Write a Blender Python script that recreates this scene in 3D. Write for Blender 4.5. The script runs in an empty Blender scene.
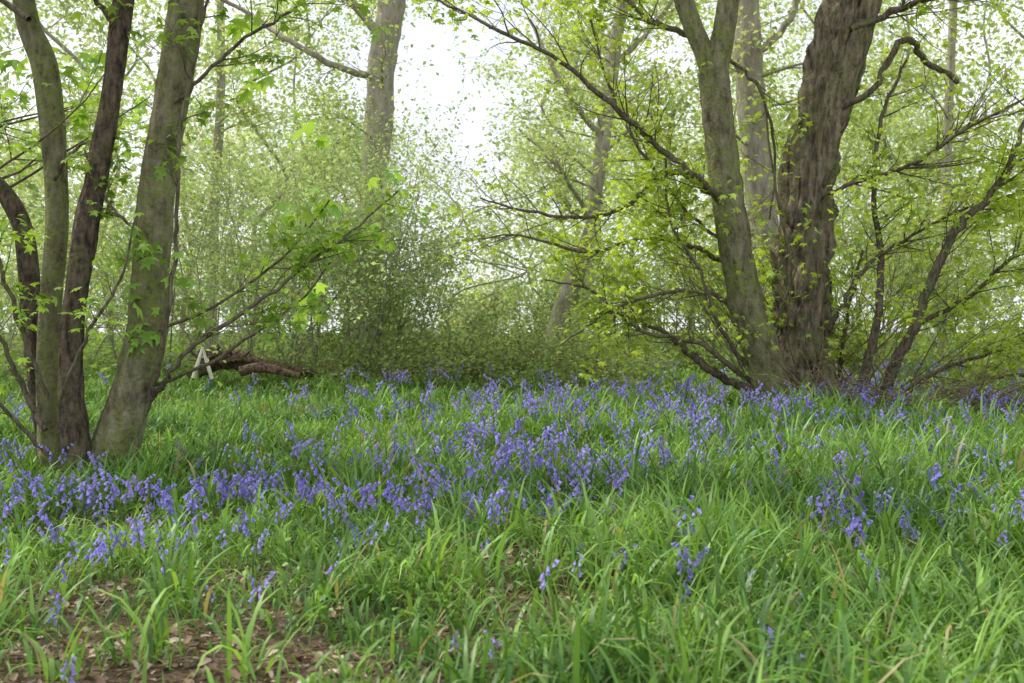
import bpy, math, numpy as np
rng=np.random.default_rng(11)
F=1138.0; CH=1.3; HZ=331.0
def P(px,py,d):
    return np.array([(px-512)/F*d, d, CH+(HZ-py)/F*d])
# ---------------------------------------------------------------- noise
def _h(i,j,k):
    n=(i*374761393+j*668265263+k*1442695041)&0xffffffff
    n=((n^(n>>13))*1274126177)&0xffffffff
    n=((n^(n>>16))*2246822519)&0xffffffff
    return n/4294967295.0
def vn(x,y,z=0.0):
    x,y,z=np.broadcast_arrays(np.asarray(x,float),np.asarray(y,float),np.asarray(z,float))
    i=np.floor(x).astype(np.int64);j=np.floor(y).astype(np.int64);k=np.floor(z).astype(np.int64)
    u=x-i;v=y-j;w=z-k
    u=u*u*(3-2*u);v=v*v*(3-2*v);w=w*w*(3-2*w)
    def L(a,b,t): return a+(b-a)*t
    return L(L(L(_h(i,j,k),_h(i+1,j,k),u),L(_h(i,j+1,k),_h(i+1,j+1,k),u),v),
             L(L(_h(i,j,k+1),_h(i+1,j,k+1),u),L(_h(i,j+1,k+1),_h(i+1,j+1,k+1),u),v),w)
def ss(a,b,x):
    t=np.clip((x-a)/(b-a),0,1); return t*t*(3-2*t)
def ground(x,y):
    x=np.asarray(x,float);y=np.asarray(y,float)
    return 0.27*ss(7,17,y)+0.3*ss(17,30,y)+0.3*np.exp(-((x+2.0)/4.5)**2-((y-21)/2.5)**2)+0.16*(vn(x*.35+5,y*.35+3)-.5)+0.05*(vn(x*1.7,y*1.7,4)-.5)+0.018*(vn(x*7,y*7,9)-.5)
# ---------------------------------------------------------------- mesh helper
def make_mesh(name,V,faces,cols=None,mat=None,smooth=False,parent=None):
    me=bpy.data.meshes.new(name)
    V=np.asarray(V,np.float32)
    me.vertices.add(len(V)); me.vertices.foreach_set('co',V.ravel())
    loops=[];starts=[];o=0
    for Fa in faces:
        if len(Fa)==0: continue
        Fa=np.asarray(Fa,np.int32); k=Fa.shape[1]
        loops.append(Fa.ravel()); starts.append(o+np.arange(len(Fa),dtype=np.int32)*k); o+=Fa.size
    loops=np.concatenate(loops);starts=np.concatenate(starts)
    me.loops.add(len(loops)); me.loops.foreach_set('vertex_index',loops)
    me.polygons.add(len(starts)); me.polygons.foreach_set('loop_start',starts.astype(np.int32))
    if smooth: me.polygons.foreach_set('use_smooth',np.ones(len(starts),bool))
    me.update(calc_edges=True)
    if cols is not None:
        a=me.color_attributes.new('Col','FLOAT_COLOR','POINT')
        c=np.ones((len(V),4),np.float32); c[:,:3]=np.clip(cols,0,1); a.data.foreach_set('color',c.ravel())
    if mat: me.materials.append(mat)
    ob=bpy.data.objects.new(name,me); bpy.context.collection.objects.link(ob)
    if parent: ob.parent=parent
    return ob
def empty(name):
    e=bpy.data.objects.new(name,None); bpy.context.collection.objects.link(e); e.empty_display_size=.3; return e
# ---------------------------------------------------------------- materials
def nmat(name):
    m=bpy.data.materials.new(name); m.use_nodes=True; nt=m.node_tree; nt.nodes.clear()
    return m,nt,nt.nodes,nt.links
def leafmat(name,trans=.4,gloss=.05,rough=.45,tint=(1.15,1.1,.55)):
    m,nt,N,L=nmat(name)
    out=N.new('ShaderNodeOutputMaterial'); at=N.new('ShaderNodeAttribute'); at.attribute_name='Col'
    d=N.new('ShaderNodeBsdfDiffuse'); t=N.new('ShaderNodeBsdfTranslucent')
    mu=N.new('ShaderNodeMix'); mu.data_type='RGBA'; mu.blend_type='MULTIPLY'; mu.inputs[0].default_value=1
    mu.inputs[7].default_value=(*tint,1)
    L.new(at.outputs['Color'],mu.inputs[6]); L.new(mu.outputs[2],t.inputs['Color'])
    L.new(at.outputs['Color'],d.inputs['Color'])
    a=N.new('ShaderNodeMixShader'); a.inputs[0].default_value=trans
    L.new(d.outputs[0],a.inputs[1]);L.new(t.outputs[0],a.inputs[2])
    if gloss>0:
        g=N.new('ShaderNodeBsdfGlossy')
        g.inputs['Roughness'].default_value=rough; g.inputs['Color'].default_value=(.8,.85,.8,1)
        b=N.new('ShaderNodeMixShader'); b.inputs[0].default_value=gloss
        L.new(a.outputs[0],b.inputs[1]);L.new(g.outputs[0],b.inputs[2]); L.new(b.outputs[0],out.inputs[0])
    else: L.new(a.outputs[0],out.inputs[0])
    return m
def barkmat(name,dark,light,moss,mossamt,sc=10,bump=.6,stretch=.25,lo=.38,hi=.62):
    m,nt,N,L=nmat(name)
    out=N.new('ShaderNodeOutputMaterial'); bs=N.new('ShaderNodeBsdfPrincipled'); L.new(bs.outputs[0],out.inputs[0])
    bs.inputs['Roughness'].default_value=.9; bs.inputs['Specular IOR Level'].default_value=.2
    tc=N.new('ShaderNodeTexCoord'); mp=N.new('ShaderNodeMapping'); mp.inputs['Scale'].default_value=(sc,sc,sc*stretch)
    L.new(tc.outputs['Object'],mp.inputs[0])
    n1=N.new('ShaderNodeTexNoise'); n1.inputs['Scale'].default_value=1.6; n1.inputs['Detail'].default_value=8; n1.inputs['Roughness'].default_value=.65
    L.new(mp.outputs[0],n1.inputs[0])
    r1=N.new('ShaderNodeValToRGB'); r1.color_ramp.elements[0].position=lo; r1.color_ramp.elements[1].position=hi
    r1.color_ramp.elements[0].color=(*dark,1); r1.color_ramp.elements[1].color=(*light,1); L.new(n1.outputs[0],r1.inputs[0])
    n2=N.new('ShaderNodeTexNoise'); n2.inputs['Scale'].default_value=2.3; n2.inputs['Detail'].default_value=6; n2.inputs['Roughness'].default_value=.7; L.new(tc.outputs['Object'],n2.inputs[0])
    r2=N.new('ShaderNodeValToRGB'); r2.color_ramp.elements[0].position=.62-mossamt*.35; r2.color_ramp.elements[1].position=.75-mossamt*.25
    L.new(n2.outputs[0],r2.inputs[0])
    n4=N.new('ShaderNodeTexNoise'); n4.inputs['Scale'].default_value=26; n4.inputs['Detail'].default_value=5; L.new(tc.outputs['Object'],n4.inputs[0])
    mk=N.new('ShaderNodeMath'); mk.operation='MULTIPLY'; L.new(r2.outputs[0],mk.inputs[0])
    m4=N.new('ShaderNodeMapRange'); m4.inputs[1].default_value=.38; m4.inputs[2].default_value=.6; L.new(n4.outputs[0],m4.inputs[0]); L.new(m4.outputs[0],mk.inputs[1])
    mx=N.new('ShaderNodeMix'); mx.data_type='RGBA'; L.new(mk.outputs[0],mx.inputs[0]); L.new(r1.outputs[0],mx.inputs[6]); mx.inputs[7].default_value=(*moss,1)
    L.new(mx.outputs[2],bs.inputs['Base Color'])
    ad=N.new('ShaderNodeMath'); ad.operation='ADD'; L.new(n1.outputs[0],ad.inputs[0]); L.new(n4.outputs[0],ad.inputs[1])
    bp=N.new('ShaderNodeBump'); bp.inputs['Strength'].default_value=bump; bp.inputs['Distance'].default_value=.03; L.new(ad.outputs[0],bp.inputs['Height']); L.new(bp.outputs[0],bs.inputs['Normal'])
    return m
M_leaf=leafmat('fresh_leaf',.5,.03,.5)
M_grass=leafmat('grass_blade',.4,.03,.45,(1.15,1.1,.5))
M_far=leafmat('distant_leaf',.5,.0,.5,(1.1,1.08,.75))
M_bell=leafmat('bluebell_petal',.3,0,.5,(1,1,1))
M_litter=leafmat('dead_leaf',.12,.02,.5,(1,.9,.7))
M_twig=barkmat('twig_bark',(.06,.048,.034),(.2,.165,.12),(.17,.19,.08),.4,20,.2)
M_moss=barkmat('mossy_bark',(.06,.05,.032),(.3,.27,.18),(.2,.24,.06),.72,8,.8,.4,.33,.66)
M_dark=barkmat('dark_bark',(.035,.027,.02),(.17,.13,.095),(.15,.16,.06),.4,12,.9,.35)
M_rough=barkmat('oak_bark',(.045,.035,.025),(.34,.28,.2),(.21,.23,.09),.5,9,1.0,.22,.35,.65)
M_grey=barkmat('grey_bark',(.22,.19,.145),(.4,.36,.29),(.28,.3,.14),.5,6,.4,.3)
M_farbark=barkmat('far_bark',(.22,.2,.145),(.38,.35,.27),(.28,.31,.16),.5,6,.2,.3)
M_wood=barkmat('dead_wood',(.09,.065,.04),(.34,.26,.17),(.17,.17,.07),.3,14,.6,.3)
M_log=barkmat('log_bark',(.035,.024,.017),(.2,.13,.085),(.13,.15,.05),.4,12,.8,.5)
M_pale=barkmat('pale_wood',(.5,.44,.36),(.75,.7,.6),(.4,.36,.25),.1,14,.2,.3)
# ---------------------------------------------------------------- tubes
def cr(pts,rad,n=6):
    pts=np.asarray(pts,float);rad=np.asarray(rad,float)
    A=np.vstack([2*pts[0]-pts[1],pts,2*pts[-1]-pts[-2]]); out=[];ro=[]
    for i in range(len(pts)-1):
        p0,p1,p2,p3=A[i:i+4]
        t=np.linspace(0,1,n,endpoint=False)[:,None]
        out.append(.5*((2*p1)+(-p0+p2)*t+(2*p0-5*p1+4*p2-p3)*t**2+(-p0+3*p1-3*p2+p3)*t**3))
        ro.append(rad[i]+(rad[i+1]-rad[i])*t[:,0])
    out.append(pts[-1:]);ro.append(rad[-1:])
    return np.vstack(out),np.concatenate(ro)
class Tubes:
    def __init__(s): s.V=[];s.F=[];s.o=0
    def add(s,pts,rad,sides=4,rough=0,lump=0):
        pts=np.asarray(pts,float);rad=np.asarray(rad,float);n=len(pts)
        t=np.empty_like(pts); t[1:-1]=pts[2:]-pts[:-2]; t[0]=pts[1]-pts[0]; t[-1]=pts[-1]-pts[-2]
        t/=np.sqrt((t*t).sum(1))[:,None]+1e-9
        ref=np.zeros(3); ref[np.argmin(np.abs(t.mean(0)))]=1
        u=np.cross(t,ref); u/=np.sqrt((u*u).sum(1))[:,None]+1e-9
        v=np.cross(t,u)
        a=np.arange(sides)*2*math.pi/sides
        c=np.cos(a);sn=np.sin(a); R=rad[:,None]*np.ones(sides)
        if lump or rough:
            L=np.concatenate([[0],np.cumsum(np.sqrt(((pts[1:]-pts[:-1])**2).sum(1)))])[:,None]
            sd=pts[0].sum()*7
            if lump: R=R*(1+lump*(vn(c*1.3+sd,sn*1.3,L*1.6)*2-1)+lump*.5*(vn(c*3+sd,sn*3,L*6)*2-1))
            if rough:
                rd=1-np.abs(2*vn(c*5.5+sd+vn(c*2,sn*2,L*3),sn*5.5,L*1.9)-1)
                rd2=1-np.abs(2*vn(c*12+sd,sn*12,L*5)-1)
                R=R*(1-rough*(rd-.5)*1.6-rough*.5*(rd2-.5))
        V=pts[:,None,:]+R[:,:,None]*(c[None,:,None]*u[:,None,:]+sn[None,:,None]*v[:,None,:])
        i=np.arange(n-1)[:,None]*sides; j=np.arange(sides)[None,:]; j2=(j+1)%sides
        Fa=np.stack([i+j,i+j2,i+sides+j2,i+sides+j],-1).reshape(-1,4)+s.o
        s.V.append(V.reshape(-1,3));s.F.append(Fa);s.o+=n*sides
    def build(s,name,mat,parent=None):
        if s.V: return make_mesh(name,np.vstack(s.V),[np.vstack(s.F)],None,mat,True,parent)
def nz(v): return v/(np.linalg.norm(v)+1e-9)
def grow(T,S,p,d,L,r,lev,up=.15,wob=.18,nch=4,flat=1.0,ang=(.5,1.0)):
    n=5 if lev>0 else 4
    pts=[np.array(p,float)]; dd=nz(np.array(d,float))
    for i in range(n):
        dd=dd+rng.normal(0,wob,3)*np.array([1,1,flat]); dd[2]+=up/n; dd=nz(dd)
        pts.append(pts[-1]+dd*L/n)
    pts=np.array(pts); r=max(r,.0022); rad=np.linspace(r,max(r*.3,.0018),n+1)
    T.add(pts,rad,6 if lev>=2 else (4 if lev==1 else 3))
    if lev==0:
        S.append(pts[1:]); return
    for c in range(nch):
        t=rng.uniform(.2,1)*n; k=min(int(t),n-1); f=t-k
        q=pts[k]*(1-f)+pts[k+1]*f; td=nz(pts[k+1]-pts[k])
        perp=nz(np.cross(td,rng.normal(0,1,3)))*np.array([1,1,flat]); a=rng.uniform(*ang)
        grow(T,S,q,td*math.cos(a)+perp*math.sin(a),L*rng.uniform(.4,.7),r*(1-.65*t/n)*.55,lev-1,up,wob,nch,flat,ang)
    S.append(pts[-2:])
def limb(T,S,pts,rad,sides=8,nch=8,Lc=1.0,lev=1,up=.1,flat=.6,lump=.06,start=.15,subn=4,rough=0):
    c,r=cr(pts,rad,6)
    j=rng.normal(0,1,(len(c),3)); j[0]=0; c=c+j*np.minimum(r,.03)[:,None]*.5
    T.add(c,r,sides,rough,lump)
    n=len(c)
    for i in range(nch):
        k=int(rng.uniform(start,1)*(n-2)); td=nz(c[k+1]-c[k])
        perp=nz(np.cross(td,rng.normal(0,1,3))); a=rng.uniform(.5,1.15)
        d=td*math.cos(a)+perp*math.sin(a)*np.array([1,1,flat])
        grow(T,S,c[k],d,Lc*rng.uniform(.5,1.1),min(r[k]*.5,.008*Lc+.003),lev,up,.17,subn,flat)
    S.append(c[-2:])
# ---------------------------------------------------------------- scatter
def rotm(yaw,tilt,roll):
    cy,sy=np.cos(yaw),np.sin(yaw);ct,st=np.cos(tilt),np.sin(tilt);c2,s2=np.cos(roll),np.sin(roll)
    n=len(yaw);Z=np.zeros(n);O=np.ones(n)
    A=np.stack([cy,-sy,Z,sy,cy,Z,Z,Z,O],-1).reshape(n,3,3)
    B=np.stack([ct,Z,st,Z,O,Z,-st,Z,ct],-1).reshape(n,3,3)
    C=np.stack([O,Z,Z,Z,c2,-s2,Z,s2,c2],-1).reshape(n,3,3)
    return A@B@C
def scat(pv,pf,pos,R,sc,col,pcol=None):
    n=len(pos);m=len(pv)
    V=np.einsum('nij,mj->nmi',R,pv)*np.asarray(sc)[:,None,None]+pos[:,None,:]
    fs=[]
    for f in pf:
        f=np.asarray(f); fs.append((f[None]+(np.arange(n)*m)[:,None,None]).reshape(-1,f.shape[1]))
    C=np.repeat(col[:,None,:],m,1)
    if pcol is not None:
        C=np.where(pcol[None,:,3:4]>0,pcol[None,:,:3]*(col[:,None,:]*0+1),C)
    return V.reshape(-1,3),fs,C.reshape(-1,3)
def merge(parts):
    V=[];C=[];byk={};o=0
    for v,fs,c in parts:
        V.append(v);C.append(c)
        for f in fs: byk.setdefault(f.shape[1],[]).append(f+o)
        o+=len(v)
    return np.vstack(V),[np.vstack(x) for x in byk.values()],np.vstack(C)
def palmate():
    an=[-125,-100,-72,-50,-24,0,24,50,72,100,125]
    rr=[.35,.72,.42,.92,.5,1.0,.5,.92,.42,.72,.35]
    v=[[0,0,0]]
    for a,r in zip(an,rr):
        a=math.radians(a); v.append([.35+r*.75*math.cos(a)-.1,r*.7*math.sin(a),-.22*r*r+.06*math.sin(a*3)])
    v=np.array(v); v[0]=[.12,0,.03]
    f=[[0,i,i+1] for i in range(1,11)]+[[0,11,1]]
    return v,[np.array(f)]
PAL=palmate()
RH=(np.array([[0,0,0],[.45,.3,.08],[1,0,-.06],[.5,-.32,.08]]),[np.array([[0,1,2,3]])])
def leaves(sites,per,sig,size,cols,proto=RH,tilt=.5,clumpvar=.35,droop=.1):
    pts=np.vstack(sites) if isinstance(sites,list) else sites
    pos=np.repeat(pts,per,0); n=len(pos)
    pos=pos+rng.normal(0,1,(n,3))*np.array([sig,sig,sig*.7])
    R=rotm(rng.uniform(0,6.28,n),droop+rng.normal(0,tilt,n),rng.normal(0,tilt,n))
    sc=size*rng.uniform(.55,1.25,n)
    cols=np.asarray(cols,float); a=rng.uniform(0,1,n)[:,None]
    c=cols[0]*(1-a)+cols[1]*a
    big=vn(pos[:,0]*.9+31,pos[:,1]*.9,pos[:,2]*1.1)
    c=c*(1+clumpvar*(big[:,None]*2-1))*rng.uniform(.8,1.2,(n,1))
    return scat(proto[0],proto[1],pos,R,sc,c)
def foliage(name,parts,parent,mat=None):
    V,Fs,C=merge(parts); return make_mesh(name,V,Fs,C,mat or M_leaf,False,parent)
# ================================================================ GROUND
g=np.concatenate([-np.geomspace(250,12,40),np.linspace(-11.8,11.8,240),np.geomspace(12,250,40)])
gy=np.concatenate([np.linspace(-60,1.5,16),np.linspace(2,24,230),np.geomspace(24.3,400,60)])
X,Y=np.meshgrid(g,gy); Z=ground(X,Y)
nx=len(g);ny=len(gy); i=np.arange(ny-1)[:,None]*nx; j=np.arange(nx-1)[None,:]
Fg=np.stack([i+j,i+j+1,i+nx+j+1,i+nx+j],-1).reshape(-1,4)
m,nt,N,L=nmat('woodland_soil')
out=N.new('ShaderNodeOutputMaterial');bs=N.new('ShaderNodeBsdfPrincipled');L.new(bs.outputs[0],out.inputs[0]);bs.inputs['Roughness'].default_value=1
bs.inputs['Specular IOR Level'].default_value=.1
tc=N.new('ShaderNodeTexCoord');n1=N.new('ShaderNodeTexNoise');n1.inputs['Scale'].default_value=18;n1.inputs['Detail'].default_value=10;n1.inputs['Roughness'].default_value=.7;L.new(tc.outputs['Object'],n1.inputs[0])
r=N.new('ShaderNodeValToRGB');e=r.color_ramp.elements;e[0].position=.35;e[0].color=(.035,.024,.015,1);e[1].position=.68;e[1].color=(.2,.145,.095,1);L.new(n1.outputs[0],r.inputs[0])
n2=N.new('ShaderNodeTexNoise');n2.inputs['Scale'].default_value=1.2;n2.inputs['Detail'].default_value=6;L.new(tc.outputs['Object'],n2.inputs[0])
sx=N.new('ShaderNodeSeparateXYZ');L.new(tc.outputs['Object'],sx.inputs[0])
mr=N.new('ShaderNodeMapRange');mr.inputs[1].default_value=7;mr.inputs[2].default_value=15;L.new(sx.outputs[1],mr.inputs[0])
r2=N.new('ShaderNodeValToRGB');r2.color_ramp.elements[0].position=.35;r2.color_ramp.elements[1].position=.55;L.new(n2.outputs[0],r2.inputs[0])
mm=N.new('ShaderNodeMath');mm.operation='MULTIPLY';L.new(mr.outputs[0],mm.inputs[0]);L.new(r2.outputs[0],mm.inputs[1])
mx=N.new('ShaderNodeMix');mx.data_type='RGBA';L.new(mm.outputs[0],mx.inputs[0]);L.new(r.outputs[0],mx.inputs[6]);mx.inputs[7].default_value=(.09,.15,.04,1);L.new(mx.outputs[2],bs.inputs[0])
bp=N.new('ShaderNodeBump');bp.inputs['Strength'].default_value=.8;bp.inputs['Distance'].default_value=.03;L.new(n1.outputs[0],bp.inputs['Height']);L.new(bp.outputs[0],bs.inputs['Normal'])
make_mesh('ground',np.stack([X,Y,Z],-1).reshape(-1,3),[Fg],None,m,True)

BARE=[(-1.6,4.6,.65,.3),(-1.05,4.25,.6,.26),(-2.15,5.55,.42,.26),(-1.3,5.75,.42,.2),(.1,6.0,.42,.2),(-.5,5.6,.24,.15),(-.9,4.95,.3,.14),(1.9,5.7,.25,.16),(-.1,4.6,.22,.12),(.35,7.0,.26,.14),(-2.5,4.9,.28,.2),(.7,5.0,.18,.1),(-1.7,4.05,.45,.16),(.15,5.2,.25,.15)]
def bare(x,y):
    b=np.zeros_like(x)
    for cx,cy,rx,ry in BARE:
        b=np.maximum(b,1-ss(.4,1.6,np.sqrt(((x-cx)/rx)**2+((y-cy)/ry)**2)+1.2*(vn(x*5,y*5,2)-.5)))
    return np.clip(b,0,1)
def wedge(n,y0,y1,marg=1.3,half=.5):
    y=np.sqrt(rng.uniform(y0*y0,y1*y1,n)); x=rng.uniform(-1,1,n)*(half*y+marg); return x,y
# ================================================================ GRASS
def blades(x,y,Lm,w,bend,cA,cB,lv=5,lean=.25):
    n=len(x); Ls=Lm*rng.uniform(.5,1.35,n); az=rng.uniform(0,6.283,n)
    t0=np.abs(rng.normal(0,lean,n)); b=bend*rng.uniform(.2,1.5,n)
    s=np.linspace(0,1,lv)[None,:]; th=np.minimum(t0[:,None]+b[:,None]*s**1.6,2.5)
    st=Ls[:,None]/(lv-1)
    dx=np.sin(th)*st;dz=np.cos(th)*st
    R=np.concatenate([np.zeros((n,1)),np.cumsum(dx[:,:-1],1)],1);H=np.concatenate([np.zeros((n,1)),np.cumsum(dz[:,:-1],1)],1)
    z0=ground(x,y)-.01; H=np.maximum(H,np.minimum(.015,H+.02))
    cx=x[:,None]+R*np.cos(az)[:,None];cy=y[:,None]+R*np.sin(az)[:,None];cz=z0[:,None]+H
    prof=np.interp(np.linspace(0,1,lv),[0,.3,.6,.85,1],[.55,1,.9,.5,.04])[None,:]
    W=(w*rng.uniform(.5,1.4,n))[:,None]*prof*.5
    tw=az[:,None]+math.pi/2+rng.normal(0,.6,n)[:,None]*s
    sx,sy=np.cos(tw)*W,np.sin(tw)*W
    V=np.empty((n,lv,2,3)); V[:,:,0]=np.stack([cx-sx,cy-sy,cz],-1); V[:,:,1]=np.stack([cx+sx,cy+sy,cz],-1)
    k=np.arange(lv-1)*2; f=np.stack([k,k+1,k+3,k+2],-1)
    Fa=(f[None]+(np.arange(n)*lv*2)[:,None,None]).reshape(-1,4)
    a=np.clip(rng.normal(.5,.28,n)+(vn(x*.8,y*.8,7)-.5)*.9+(vn(x*3.2,y*3.2,17)-.5)*.8,0,1)[:,None]
    c=(np.array(cA)*(1-a)+np.array(cB)*a)*rng.uniform(.7,1.25,(n,1))
    dry=rng.uniform(0,1,n)<.03; c[dry]=np.array([.42,.35,.19])*rng.uniform(.6,1.2,(dry.sum(),1))
    C=np.repeat(c[:,None,:],lv*2,1).reshape(-1,3)
    return V.reshape(-1,3),[Fa],C
GA=(.07,.155,.033);GB=(.23,.395,.085)
parts=[]
def dens(x,y,floor=.0):
    b=bare(x,y); t=.6*vn(x*1.6+9,y*1.6,1)+.4*vn(x*4.5,y*4.5,12)
    d=(1-b)*np.clip(-.15+2.0*t,0,1)
    thin=1-.5*ss(-.2,-1.4,x)*ss(7,5.5,y)
    return rng.uniform(0,1,len(x))<np.maximum(d*thin,floor)
def hmul(x,y):
    return (.45+1.0*vn(x*1.1+3,y*1.1+1,6))*(.52+.46*ss(-1.2,.9,x-(y-5)*.12)*ss(12,5,y)+.42*ss(5.5,9,y))
for n,y0,y1,w,lv in [(40000,3.0,7.5,.0055,5),(42000,7.5,13,.010,4),(50000,13,26,.019,4)]:
    x,y=wedge(n,y0,y1); k=dens(x,y,floor=.16); x,y=x[k],y[k]
    parts.append(blades(x,y,.22*hmul(x,y),w,1.7,GA,GB,lv,.5))
for n,y0,y1,w,L0 in [(20000,3.0,7.5,.0165,.37),(26000,7.5,14,.02,.36),(9000,14,22,.025,.33)]:
    x,y=wedge(n,y0,y1); k=dens(x,y); x,y=x[k],y[k]
    parts.append(blades(x,y,L0*hmul(x,y),w,2.4,(.075,.18,.04),(.26,.45,.095),6,.5))
tc_=[]
for i in range(130):
    cx=rng.uniform(.1,3.6);cy=rng.uniform(3.6,7.5)
    if bare(np.array([cx]),np.array([cy]))[0]>.3: continue
    tc_.append((cx,cy))
for i in range(130): tc_.append((rng.uniform(-4.5,5),rng.uniform(5.2,10)))
for i in range(14): tc_.append((rng.uniform(-2.6,.3),rng.uniform(4.0,5.6)))
for cx,cy in tc_:
    k=rng.integers(12,32); x=cx+rng.normal(0,.05,k);y=cy+rng.normal(0,.05,k); q=rng.uniform(.7,1.15)
    parts.append(blades(x,y,np.full(k,rng.uniform(.24,.42)),.0165,2.2,tuple(np.array((.12,.26,.05))*q),tuple(np.array((.31,.52,.11))*q),6,.45))
V,Fs,C=merge(parts); make_mesh('grass',V,Fs,C,M_grass,False)
# ================================================================ LEAF LITTER
x,y=wedge(34000,3.0,9); b=bare(x,y); k=rng.uniform(0,1,len(x))<np.maximum(b,.15); x,y=x[k],y[k]; n=len(x)
lit=np.array([[0,0,0],[.3,.28,.12],[.75,.25,.16],[1,0,.05],[.7,-.26,.15],[.3,-.27,.1],[.5,0,-.02]])
lf=[np.array([[6,0,1],[6,1,2],[6,2,3],[6,3,4],[6,4,5],[6,5,0]])]
pal=np.array([[.26,.18,.12],[.4,.3,.22],[.14,.095,.06],[.5,.41,.32],[.28,.19,.125]])
c=pal[rng.integers(0,5,n)]*rng.uniform(.6,1.2,(n,1))
pl=scat(lit,lf,np.stack([x,y,ground(x,y)+.008+rng.uniform(0,.02,n)],-1),rotm(rng.uniform(0,6.28,n),rng.normal(0,.35,n),rng.normal(0,.5,n)),.038*rng.uniform(.3,1.6,n),c)
V,Fs,C=merge([pl]); make_mesh('leaf_litter',V,Fs,C,M_litter,False)
T=Tubes()
for i in range(620):
    x=rng.uniform(-3,2.6);y=rng.uniform(3.6,8)
    if bare(np.array([x]),np.array([y]))[0]<.15 and rng.uniform()>.2: continue
    a=rng.uniform(0,6.28);l=rng.uniform(.08,.4)
    p=np.array([[x+math.cos(a)*l*t+rng.normal(0,.008),y+math.sin(a)*l*t+rng.normal(0,.008),0] for t in np.linspace(0,1,5)])
    p[:,2]=ground(p[:,0],p[:,1])+.018+rng.uniform(0,.01); T.add(p,np.linspace(.005,.002,5)*rng.uniform(.6,1.3),5)
T.build('fallen_twigs',M_wood)
# ================================================================ BLUEBELLS
def bell_proto(sides,nb,rings3=True,seed=0):
    r=np.random.default_rng(seed); V=[];Fq=[];PC=[]
    H=.3
    s=np.linspace(0,1,6); sxp=.05*np.clip(s-.6,0,1)**2*6+.01*s; szp=H*(s-.12*np.clip(s-.7,0,1)**2*4)
    for k in range(6):
        for a in range(3):
            V.append([sxp[k]+.0022*math.cos(a*2.09),.0022*math.sin(a*2.09),szp[k]]);PC.append([.14,.18,.1,1])
    for k in range(5):
        for a in range(3): Fq.append([k*3+a,k*3+(a+1)%3,k*3+3+(a+1)%3,k*3+3+a])
    for b in range(nb):
        t=.55+.45*(b+.5)/nb; bx=np.interp(t,s,sxp);bz=np.interp(t,s,szp)
        az=r.normal(0,1.5) if b<nb-2 else r.normal(0,.5); out=.013+.01*r.uniform()
        top=np.array([bx+math.cos(az)*out,math.sin(az)*out,bz+.004])
        dn=nz(np.array([math.cos(az)*.55,math.sin(az)*.55,-1.0+ .6*(t>.93)]))
        u=nz(np.cross(dn,[0.3,1,.1]));v=np.cross(dn,u); ln=.021*r.uniform(.85,1.15)*(1.1-.25*(t>.9))
        prof=[(0,.0022),(.35,.0062),(.8,.0068),(1.0,.0115)] if rings3 else [(0,.003),(.6,.008),(1,.0105)]
        o=len(V)
        for (l,rr) in prof:
            for a in range(sides):
                an=a*2*math.pi/sides
                V.append(list(top+dn*ln*l+(u*math.cos(an)+v*math.sin(an))*rr)); PC.append([0,0,0,0])
        for q in range(len(prof)-1):
            for a in range(sides): Fq.append([o+q*sides+a,o+q*sides+(a+1)%sides,o+(q+1)*sides+(a+1)%sides,o+(q+1)*sides+a])
    return np.array(V),[np.array(Fq)],np.array(PC,float)
near=[bell_proto(6,int(k),True,i) for i,k in enumerate([7,9,10,8,12,6])]
mid=[bell_proto(4,int(k),False,i+20) for i,k in enumerate([8,10,9,11])]
def bdens(x,y):
    d=np.zeros_like(x)
    def blob(cx,cy,rx,ry,a):
        return a*np.exp(-(((x-cx)/rx)**2+((y-cy)/ry)**2))
    d+=blob(.9,11.0,2.1,3.4,.9)+blob(3.0,14.5,3.6,2.6,.8)+blob(-2.7,7.3,1.5,.9,1.0)+blob(-.6,8.8,1.4,1.4,.7)
    d+=blob(-4.5,9.0,1.3,1.6,.45)+blob(3.2,9.2,1.9,2.0,.38)+blob(6,13,3,3,.5)+blob(0,17,3,2.0,.35)+blob(-7.2,14,1.6,3.0,.3)+blob(8,18,4,3,.5)
    d+=blob(-1.9,6.2,1.5,.5,.45)+blob(2.2,6.8,1.0,.7,.12)+blob(.55,5.2,.11,.09,3.5)+blob(-2.3,5.1,.4,.45,.9)+blob(-.15,3.95,.08,.06,3)+blob(-1.4,4.3,.5,.2,.25)+blob(2.3,7.4,.4,.3,.7)
    d+=blob(-.5,6.9,1.1,.5,.35)+blob(1.0,3.95,.08,.06,3)+blob(-.9,4.3,.06,.06,3)
    cl=vn(x*1.5+2,y*1.5+8,3)*.4+vn(x*5,y*5,5)*.6
    return np.clip(d*(ss(.32,.8,cl)+.07)*.85+.007,0,1)
parts=[]
def bells(protos,n,y0,y1,scl):
    x,y=wedge(n,y0,y1); k=(rng.uniform(0,1,n)<bdens(x,y)*(1-.6*bare(x,y))); x,y=x[k],y[k]
    which=rng.integers(0,len(protos),len(x))
    for q,(pv,pf,pc) in enumerate(protos):
        s=which==q; xs,ys=x[s],y[s]; n=len(xs)
        if n==0: continue
        a=rng.uniform(0,1,n)[:,None]; c=np.array([.27,.235,.68])*(1-a)+np.array([.46,.4,.84])*a; c*=rng.uniform(.75,1.2,(n,1))
        R=rotm(rng.uniform(0,6.28,n),np.abs(rng.normal(.05,.16,n)),rng.normal(0,.12,n))
        hs=(.78+.22*ss(4,8,ys))
        parts.append(scat(pv,pf,np.stack([xs,ys,ground(xs,ys)-.01],-1),R,scl*hs*rng.uniform(.7,1.3,n),c,pc))
bells(near,3200,3.0,8.0,1.08)
bells(mid,3900,8.0,14.5,1.12)
bells(mid,4000,14.5,24,1.22)
V,Fs,C=merge(parts); make_mesh('bluebells',V,Fs,C,M_bell,False)
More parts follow.
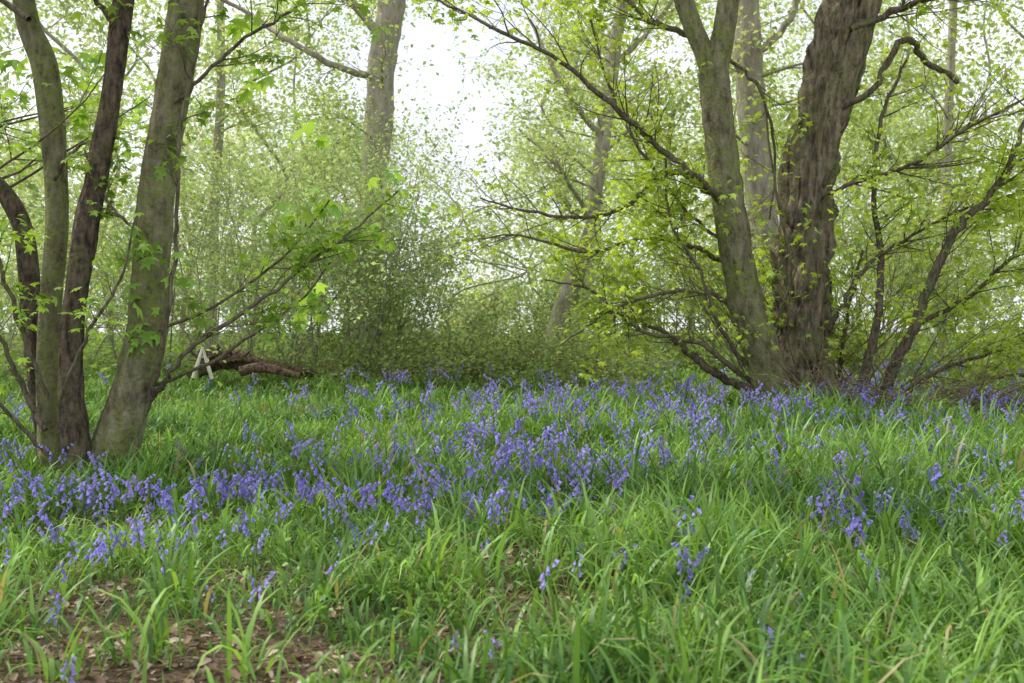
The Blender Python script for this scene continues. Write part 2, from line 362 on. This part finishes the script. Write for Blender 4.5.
# low broad-leaved undergrowth
parts=[]
x,y=wedge(56000,17,48,3,.5); h=rng.uniform(0,1,len(x))**1.6*(.15+1.0*vn(x*.5,y*.5,3)*ss(17,24,y))
parts.append(leaves(np.stack([x,y,ground(x,y)+h],-1),1,.02,.13,[(.18,.3,.08),(.36,.48,.17)],tilt=.5))
x,y=wedge(12000,4.5,16,1.5,.5); k=bare(x,y)<.4; x,y=x[k],y[k]; h=rng.uniform(.02,.18,len(x))
parts.append(leaves(np.stack([x,y,ground(x,y)+h],-1),1,.02,.045,[(.1,.23,.045),(.26,.44,.11)],tilt=.5))
V,Fs,C=merge(parts); make_mesh('undergrowth',V,Fs,C,M_leaf,False)
# ================================================================ LEFT TREE
YG=[(.26,.44,.07),(.42,.6,.13)]
tree=empty('sycamore_tree'); T=Tubes();TD=Tubes();S=[];D=9.5;TT=Tubes()
def px(l,d=D,dz=None):
    return [P(a,b,d+(0 if dz is None else dz[i])) for i,(a,b) in enumerate(l)]
def pr(l,d=D): return [.84*v/F*d for v in l]
def stem(Tb,l,r,d,sides,lump,rough=0,dz=None,n=14):
    c,rr=cr(px(l,d,dz),pr(r,d),n); Tb.add(c,rr,sides,rough,lump); return c,rr
s4=stem(T,[(215,-330),(212,-180),(200,-80),(188,0),(173,100),(158,180),(151,260),(146,330),(131,390),(114,450),(104,490)],[9,14,19,21,21,21,22,23,25,29,38],9.5,44,.11,.09)
s2=stem(T,[(-10,-300),(5,-150),(20,-50),(28,20),(46,70),(55,150),(57,230),(51,300),(49,380),(52,450),(54,490)],[6,9,12,14,15,14,14,13,14,17,22],9.7,32,.13,.06)
s3=stem(TD,[(175,-300),(158,-150),(138,-60),(125,0),(112,100),(96,180),(82,250),(73,320),(71,390),(76,450),(80,490)],[5,8,10,12,13,13,14,15,15,17,21],9.35,32,.16,.12)
s1=stem(TD,[(-70,120),(-30,165),(0,187),(22,225),(30,290),(36,360),(45,430),(52,490)],[6,8,10,12,12,13,13,16],9.9,24,.14,.08)
stem(T,[(60,500),(95,478),(115,450)],[10,18,14],9.4,16,.15,n=6)
for l,r,nc,Lc in [
 ([(150,400),(170,372),(195,345),(250,307),(300,270),(350,232),(400,190)],[4,3.2,2.8,2.4,2,1.5,1],16,.5),
 ([(155,385),(210,362),(262,328),(305,296),(330,262)],[2.4,2,1.8,1.4,1],8,.4),
 ([(150,395),(165,330),(176,250),(178,180),(182,120),(200,40),(215,-20)],[3.4,3,2.6,2.4,2.2,2,1.5],7,.5),
 ([(45,430),(25,390),(0,335),(-25,280)],[4,3.5,3,2],4,.5),
 ([(50,460),(20,425),(-10,395)],[3,2.5,2],3,.4),
 ([(170,110),(200,80),(245,40),(300,5),(340,-40)],[3,2.4,2,1.6,1.2],16,.7),
 ([(190,-10),(250,-40),(330,-60),(400,-110)],[6,5,4,2],16,.9),
 ([(120,30),(90,-10),(70,-60)],[4,3,2],8,.7),
 ([(30,20),(-10,-10),(-60,-60)],[4,3,2],10,.7),
 ([(150,260),(135,230),(110,205),(85,150)],[2.4,2,1.7,1.2],6,.4),
 ([(55,180),(75,150),(100,140)],[2.5,2,1.3],4,.3),
 ([(160,330),(225,300),(290,250),(330,200)],[2,1.8,1.5,1],8,.35),
 ([(60,400),(90,330),(120,280),(135,220)],[2.5,2,1.7,1.2],6,.3),
 ([(50,400),(10,300),(-20,200)],[3,3,2],8,.5)]:
    dz=np.cumsum(rng.normal(0,.12,len(l)))
    limb(TT,S,px(l,D,dz),pr(r),6,nc,Lc,1,.05,.5,.05,.35,3)
crown=[]
for c,r in (s4,s2,s3,s1):
    for q in range(11):
        k=rng.integers(0,36); a=rng.uniform(0,6.28)
        grow(TT,crown,c[k],[math.cos(a),math.sin(a),.3],rng.uniform(.9,1.7),.014,2,.1,.15,3,.6)
T.build('mossy_stems',M_moss,tree);TD.build('dark_stems',M_dark,tree);TT.build('branches',M_twig,tree)
pts=np.vstack(S); pts=pts[rng.uniform(0,1,len(pts))<.42]
cp=np.vstack(crown); cp=cp[rng.uniform(0,1,len(cp))<.55]
fp=[leaves(pts,2,.06,.1,YG,PAL,.4,.2,.35),leaves(cp,2,.12,.12,YG,PAL,.4,.3,.3)]
for a,b,dd,nn in [(150,250,-.3,9),(128,300,-.25,6),(145,337,-.2,9),(320,200,0,9),(316,295,0,10),(340,240,.1,8),(275,215,.2,8),(130,245,-.3,6),(300,130,.4,7),(385,180,0,5),(262,80,.2,8),(235,20,.2,10),(180,268,-.3,6),(375,235,.1,5),(95,60,.3,8),(80,110,.4,7),(10,60,.4,8),(305,310,0,6)]:
    p=P(a,b,D+dd)[None]; fp.append(leaves(p,nn,.1,.155,[(.28,.5,.08),(.42,.62,.14)],PAL,.35,.1,.6))
foliage('leaves',fp,tree)
# ================================================================ RIGHT TREE
tree=empty('oak_tree');T=Tubes();S=[];TT=Tubes();D=16.0
t1=stem(T,[(905,-420),(890,-300),(868,-150),(853,-40),(842,20),(826,90),(814,150),(807,220),(803,300),(801,350),(800,385),(799,415)],[10,15,20,26,30,31,31,32,34,37,42,54],16,72,.12,.32,n=26)
stem(T,[(895,-220),(884,-100),(872,-10),(852,60),(830,130)],[8,12,15,16,16],15.8,40,.06,.26,n=14)
for a,b in [((780,355),(760,412)),((820,360),(842,412)),((800,370),(800,418))]:
    stem(T,[a,((a[0]+b[0])/2,(a[1]+b[1])/2+5),b],[14,15,11],15.7,24,.1,.2,n=8)
T.build('rough_trunk',M_rough,tree)
T=Tubes()
t2=stem(T,[(712,72),(716,110),(724,170),(731,220),(740,270),(752,320),(766,362),(780,410)],[18,19,19,19,19,20,21,25],15.5,36,.14,.1)
t2a=stem(T,[(640,-260),(655,-120),(672,-40),(683,0),(700,45),(714,82)],[5,8,10,11,12,14],15.5,24,.12,.05)
t2b=stem(T,[(742,-300),(738,-120),(732,-40),(728,0),(720,50),(714,90)],[7,10,12,13,14,15],15.45,24,.12,.05)
T.build('mossy_trunk',M_moss,tree)
limbs=[
 ([(738,240),(718,200),(697,178),(660,150),(620,112),(560,62),(500,32),(440,2),(400,-20)],[6,6,5.5,4.5,4,3,2.5,1.7,1],28,1.1),
 ([(738,215),(710,192),(668,172),(632,202),(590,217),(530,212),(480,198)],[5.5,5,4.5,4,3,2.4,1.3],26,1.0),
 ([(742,275),(700,250),(645,238),(590,252),(520,236),(470,240)],[4.5,4,3.4,2.5,1.8,1],22,.9),
 ([(752,320),(705,292),(650,296),(600,318),(560,345)],[4,3.4,2.6,2,1.2],18,.8),
 ([(760,395),(728,380),(705,366),(682,346),(655,328),(610,310)],[7,7,6.5,5,3,1.5],10,.6),
 ([(735,250),(690,215),(640,150),(610,90),(590,20)],[3,2.6,2.2,1.8,1.5],18,1.0),
 ([(700,40),(650,20),(600,-20),(540,-40)],[5,4,3,2],22,1.2),
 ([(690,10),(640,-60),(560,-90)],[5,4,2],14,1.2),
 ([(728,60),(760,90),(775,160),(770,220)],[3,2.6,2,1.5],8,.8),
 ([(835,110),(870,90),(905,40),(925,62),(958,82)],[6,5,5,5,4],5,.6),
 ([(818,200),(860,180),(910,165),(965,130),(1030,95)],[3.6,3.2,2.8,2.2,1.5],28,1.1),
 ([(850,30),(900,10),(970,-20),(1060,-40)],[6,5,4,3],28,1.3),
 ([(828,330),(850,290),(880,255),(930,225),(990,200),(1050,190)],[4,3.6,3,2.4,2,1.5],26,1.0),
 ([(880,405),(895,365),(915,325),(935,270),(960,225),(990,195),(1015,150),(1030,90)],[9,8,7.5,7,6,4.6,3.6,2.6],28,1.0),
 ([(862,405),(868,360),(878,310),(880,250),(872,190),(880,120),(905,60)],[8,7,6,5,4,3,2],24,.9),
 ([(915,325),(965,300),(1010,260),(1060,240)],[4,3.4,2.6,2],18,.9),
 ([(890,400),(940,370),(1000,350),(1060,330)],[4,3.4,2.6,2],18,.8),
 ([(870,410),(840,370),(850,310),(862,250)],[4,3.4,2.6,2],10,.7),
 ([(785,400),(775,340),(790,270),(775,190),(765,110)],[4,3.4,2.6,2,1.5],12,.8),
 ([(770,390),(720,330),(700,270),(670,220),(665,150)],[3.4,3,2.4,2,1.5],16,.8),
 ([(770,395),(700,345),(640,330),(590,290),(545,280)],[4,3.4,2.6,2,1.2],16,.8),
 ([(885,405),(930,400),(985,380),(1050,372)],[4,3.4,2.6,2],12,.6),
]
for l,r,nc,Lc in limbs:
    dz=np.cumsum(rng.normal(-.05,.28,len(l))); dz-=dz[0]; dz-=.3
    limb(TT,S,px(l,D,dz),[.78*v for v in pr(r,D)],7,nc,Lc,1,.12,.55,.1,.2,4)
for i in range(40):
    a=rng.uniform(0,6.28); b=P(rng.uniform(765,905),400,16+rng.uniform(-.8,.6)); b[2]=ground(b[0],b[1])
    grow(TT,S,b,[math.cos(a)*.9,math.sin(a)*.7,rng.uniform(.5,1.3)],rng.uniform(1.4,3.2),.012,2,.25,.12,4,.7,(.35,.8))
crown=[]
for c,r in (t1,t2a,t2b):
    for q in range(11):
        k=rng.integers(0,70 if c is t1[0] else 30); a=rng.uniform(0,6.28)
        grow(TT,crown,c[k],[math.cos(a),math.sin(a),.3],rng.uniform(1.5,3),.028,2,.1,.15,4,.6)
TT.build('branches',M_twig,tree)
pts=np.vstack(S); pts=pts[(rng.uniform(0,1,len(pts))<.2+.6*(vn(pts[:,0]*.9,pts[:,1]*.9,pts[:,2]*.9)>.52))]
cp=np.vstack(crown)
OG=[(.34,.49,.06),(.54,.67,.12)]
foliage('leaves',[leaves(pts,2,.1,.105,OG,PAL,.4,.25,.3),leaves(cp,2,.2,.125,OG,PAL,.4,.3,.3)],tree)
# ================================================================ MID TREES
def explicit_tree(name,d,stems,limbs,leafn,col,mat,size=.09,Lc=1.6,keep=1.0,lev=2):
    e=empty(name);T=Tubes();TT=Tubes();S=[]
    for l,r in stems:
        c,rr=stem(T,l,r,d,20,.09,.08,n=10)
        k0=int(len(c)*.75)
        for q in range(6):
            k=rng.integers(0,k0); a=rng.uniform(0,6.28)
            grow(TT,S,c[k],[math.cos(a),math.sin(a)*.8,.35],Lc*rng.uniform(.7,1.4),.035,lev,.1,.16,4,.7)
    for l,r in limbs:
        dz=np.cumsum(rng.normal(0,.3,len(l))); dz-=dz[0]
        limb(TT,S,px(l,d,dz),pr(r,d),7,10,Lc*.8,1,.1,.7,.05,.2,4)
    T.build('trunk',mat,e);TT.build('branches',mat,e)
    pts=np.vstack(S); pts=pts[rng.uniform(0,1,len(pts))<keep]
    foliage('leaves',[leaves(pts,leafn,.3,size,col,RH,.5,.35)],e,M_far)
PA=[(.38,.49,.16),(.56,.63,.27)]  # background leaf colours, lightened and greyed to imitate haze
explicit_tree('ash_tree',26,[([(425,-330),(408,-150),(392,0),(382,60),(379,120),(372,200),(366,300),(362,365)],[8,12,16,17,17,17,17,21])],
  [([(378,78),(345,70),(290,42),(250,15),(200,-10)],[5,4,3.4,2.6,2]),([(385,40),(350,0),(320,-40)],[6,5,4]),([(390,10),(430,-30),(470,-60)],[6,5,3])],3,PA,M_grey,.13,1.6,.8)
explicit_tree('ash_tree',31,[([(640,-200),(628,-30),(612,60),(602,140),(590,240),(572,355)],[5,7,8,8,9,11])],
  [([(602,140),(560,80),(530,20)],[4,3,2]),([(610,70),(650,30),(690,-20)],[4,3,2])],4,PA,M_grey,.15,1.8,1)
explicit_tree('birch_tree',24,[([(625,-20),(612,100),(596,200),(578,270),(563,312),(550,362)],[3,4,6,10,13,16])],
  [([(590,220),(560,170),(520,130)],[3,2.4,1.5])],3,PA,M_grey,.12,1.4,.8)
explicit_tree('ash_tree',21,[([(742,-250),(744,-60),(748,60),(756,160),(768,260),(778,375)],[10,14,17,17,18,20])],
  [([(750,60),(790,20),(800,-40)],[5,4,3])],3,PA,M_grey,.12,1.5,.8)
explicit_tree('ash_tree',34,[([(215,-150),(222,60),(215,200),(210,355)],[4,5,6,7])],[],5,PA,M_grey,.16,2,1)
explicit_tree('ash_tree',30,[([(960,-150),(950,60),(945,200),(940,355)],[4,5,6,7])],[],4,PA,M_grey,.15,2,1)
# ================================================================ HAWTHORN BUSHES
def bush(name,px0,d,rad,H,nst,col,per=3,size=.07,sig=.13,lev=2,mat=M_far,nch=5,keep=1):
    e=empty(name);T=Tubes();S=[]
    cx=(px0-512)/F*d
    for i in range(nst):
        a=rng.uniform(0,6.28);q=rad*.45*math.sqrt(rng.uniform()); x=cx+q*math.cos(a);y=d+q*math.sin(a)
        o=rng.uniform(.1,.65)
        grow(T,S,[x,y,float(ground(x,y))],[math.cos(a)*o,math.sin(a)*o,1],H*rng.uniform(.4,.85),.02,lev,.05,.16,nch,.8,(.4,1.2))
    T.build('stems',M_farbark,e); pts=np.vstack(S); pts=pts[rng.uniform(0,1,len(pts))<keep]
    foliage('leaves',[leaves(pts,per,sig,size,col,RH,.6,.45)],e,mat)
HW=[(.27,.39,.14),(.46,.56,.26)]
HP=[(.33,.45,.16),(.52,.61,.28)]
bush('hawthorn_bush',250,20.5,2.0,5.2,20,HW,4,.088)
bush('hawthorn_bush',325,20.5,1.8,5.0,20,HW,4,.088)
bush('hawthorn_bush',395,21,1.0,3.0,13,HW,4,.088)
bush('hawthorn_bush',160,23,2,4.4,14,HP,4,.1)
bush('hawthorn_bush',30,24,2.4,4.6,14,HP,4,.1)
bush('hawthorn_bush',-60,20,2.4,4.4,12,HP,4,.1)
bush('hawthorn_bush',640,25,2.4,3.8,15,HP,4,.1)
bush('hawthorn_bush',740,25,2.4,3.8,14,HP,4,.1)
bush('hawthorn_bush',860,24,2.6,4.4,15,HP,4,.1)
bush('hawthorn_bush',1000,23,2.4,4.6,15,HP,4,.1)
bush('hawthorn_bush',545,27,1.4,2.0,12,HW,4,.1)
T=Tubes();S=[]
for i in range(230):
    x0=(rng.uniform(300,660)-512)/F*19; y0=rng.uniform(17.8,22)
    a=rng.uniform(0,6.28); grow(T,S,[x0,y0,float(ground(x0,y0))],[math.cos(a),math.sin(a),rng.uniform(.4,1.5)],rng.uniform(.6,1.4),.008,1,-.5,.15,4)
e=empty('bramble_thicket');T.build('stems',M_wood,e)
foliage('leaves',[leaves(np.vstack(S),4,.12,.08,[(.18,.26,.08),(.34,.43,.17)],RH,.6,.4)],e,M_far)
T=Tubes();S=[]
for i in range(110):
    x0=(rng.uniform(800,1060)-512)/F*14.5; y0=rng.uniform(13.8,15.2)
    a=rng.uniform(0,6.28); grow(T,S,[x0,y0,float(ground(x0,y0))+rng.uniform(.05,.25)],[math.cos(a),math.sin(a)*.5,rng.uniform(-.05,.6)],rng.uniform(.5,1.5),.009,1,-.1,.13,4)
T.build('brushwood_pile',M_wood)
T=Tubes()
def lg(l,r,d,dz,sides=16,rough=.1):
    c,rr=cr(px(l,d,dz),pr(r,d),8); T.add(c,rr,sides,rough,.2)
lg([(190,376),(208,366),(228,360),(262,366),(300,371),(335,376)],[6,13,14,8,6,4],18.5,[.3,.1,0,0,.2,.5],20,.25)
lg([(205,370),(212,356),(204,349)],[8,8,3],18.4,[0,0,0]); lg([(222,362),(240,357),(268,366)],[6,6,2],18.3,[0,0,0])
lg([(240,372),(262,368),(300,376)],[6,6,4],18.1,[0,0,0])
for i in range(22):
    a=rng.uniform(0,3.14); b=P(216+rng.normal(0,9),362,18.3); e2=b+np.array([math.cos(a)*.4,-.1,math.sin(a)*.28]); T.add(np.array([b,(b+e2)/2+rng.normal(0,.03,3),e2]),[.035,.022,.01],6)
T.build('fallen_log',M_log)
T=Tubes()
for a,b in [((193,378),(203,347)),((212,379),(202,347))]:
    T.add(np.array([P(*a,17.2),(P(*a,17.2)+P(*b,17.2))/2,P(*b,17.2)]),[.03,.028,.022],8)
T.build('peeled_sticks',M_pale)
# ================================================================ DISTANT TREES
e=empty('distant_trees');T=Tubes();S=[];S2=[];S3=[]
def far_tree(pxx,d,H,lo,SS,nb=14,r=.11):
    x=(pxx-512)/F*d; z=float(ground(x,d)); n=8
    p=np.array([[x+rng.normal(0,.25)*k/2,d+rng.normal(0,.2),z+H*k/n] for k in range(n+1)]); c,rr=cr(p,np.linspace(r,r*.25,n+1),4); T.add(c,rr,8,0,.05)
    for q in range(nb):
        k=int((lo+(1-lo)*rng.uniform())*(len(c)-1)); a=rng.uniform(0,6.28)
        grow(T,SS,c[k],[math.cos(a),math.sin(a),.45],H*.24*rng.uniform(.6,1.2),r*.22,2,.15,.16,4,.8)
for pxx,d,H,lo in [(-120,30,12,.1),(-30,34,13,.1),(60,30,12,.1),(110,38,13,.08),(180,42,14,.08),(250,36,11,.1),(300,46,14,.1),(345,40,8,.1),
    (560,42,12,.15),(600,36,12,.12),(640,44,13,.1),(690,36,13,.1),(740,46,14,.1),(800,38,13,.1),(860,44,14,.1),(910,34,12,.1),(970,40,13,.08),(1030,34,12,.1),(1110,36,12,.1),(1180,40,12,.1)]:
    far_tree(pxx,d,H,lo,S,14)
for q in (428,447,470,492,512,535): far_tree(q,rng.uniform(26,34),rng.uniform(3.5,6),.1,S3,9,.04)
for k in range(30):
    far_tree(-200+k*50+rng.uniform(-20,20),rng.uniform(55,75),rng.uniform(2.5,4) if 11<k<15 else rng.uniform(10,16),.05,S2,8)
T.build('trunks',M_farbark,e)
FC=[(.38,.5,.17),(.55,.64,.29)]  # distant leaves: haze is painted in as paler, duller green
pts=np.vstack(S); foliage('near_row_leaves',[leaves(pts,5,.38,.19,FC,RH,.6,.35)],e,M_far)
pts=np.vstack(S2); foliage('far_row_leaves',[leaves(pts,4,.6,.33,[(.5,.58,.33),(.64,.69,.44)],RH,.6,.3)],e,M_far)  # farthest leaves paler still, haze put into the colour
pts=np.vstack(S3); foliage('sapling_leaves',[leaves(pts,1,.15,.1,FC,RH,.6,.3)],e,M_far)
# ================================================================ WORLD / LIGHT / CAMERA
EL,AZ=math.radians(50),math.radians(-65)
w=bpy.data.worlds.new('World');bpy.context.scene.world=w;w.use_nodes=True;N=w.node_tree.nodes;L=w.node_tree.links;N.clear()
o=N.new('ShaderNodeOutputWorld');b=N.new('ShaderNodeBackground');b.inputs[1].default_value=.14
s=N.new('ShaderNodeTexSky');s.sky_type='NISHITA';s.sun_disc=False;s.sun_elevation=EL;s.sun_rotation=AZ;s.dust_density=3
tc=N.new('ShaderNodeTexCoord');nn=N.new('ShaderNodeTexNoise');nn.inputs['Scale'].default_value=3;nn.inputs['Detail'].default_value=5;L.new(tc.outputs['Generated'],nn.inputs[0])
mr=N.new('ShaderNodeMapRange');mr.inputs[1].default_value=.35;mr.inputs[2].default_value=.6;mr.inputs[3].default_value=.6;mr.inputs[4].default_value=.92;L.new(nn.outputs[0],mr.inputs[0])
mx=N.new('ShaderNodeMix');mx.data_type='RGBA';L.new(mr.outputs[0],mx.inputs[0]);L.new(s.outputs[0],mx.inputs[6]);mx.inputs[7].default_value=(9.6,9.9,10.4,1)
L.new(mx.outputs[2],b.inputs[0]);L.new(b.outputs[0],o.inputs[0])
sd=bpy.data.lights.new('sun','SUN');sd.energy=4.0;sd.angle=math.radians(5);sd.color=(1,.95,.83)
so=bpy.data.objects.new('sun',sd);bpy.context.collection.objects.link(so)
from mathutils import Vector
dirv=Vector((math.sin(AZ)*math.cos(EL),math.cos(AZ)*math.cos(EL),math.sin(EL)))
so.rotation_euler=dirv.to_track_quat('Z','Y').to_euler(); so.location=(0,0,30)
cd=bpy.data.cameras.new('camera');co=bpy.data.objects.new('camera',cd);bpy.context.collection.objects.link(co)
cd.lens=40;cd.sensor_width=36;cd.clip_end=2000;cd.clip_start=.05
co.location=(0,0,CH);co.rotation_euler=(math.radians(90)-math.atan((341.5-HZ)/F),0,0)
cd.dof.use_dof=True;cd.dof.focus_distance=9.5;cd.dof.aperture_fstop=3.5
sc=bpy.context.scene;sc.camera=co;sc.view_settings.view_transform='Standard';sc.view_settings.look='None';sc.view_settings.exposure=0
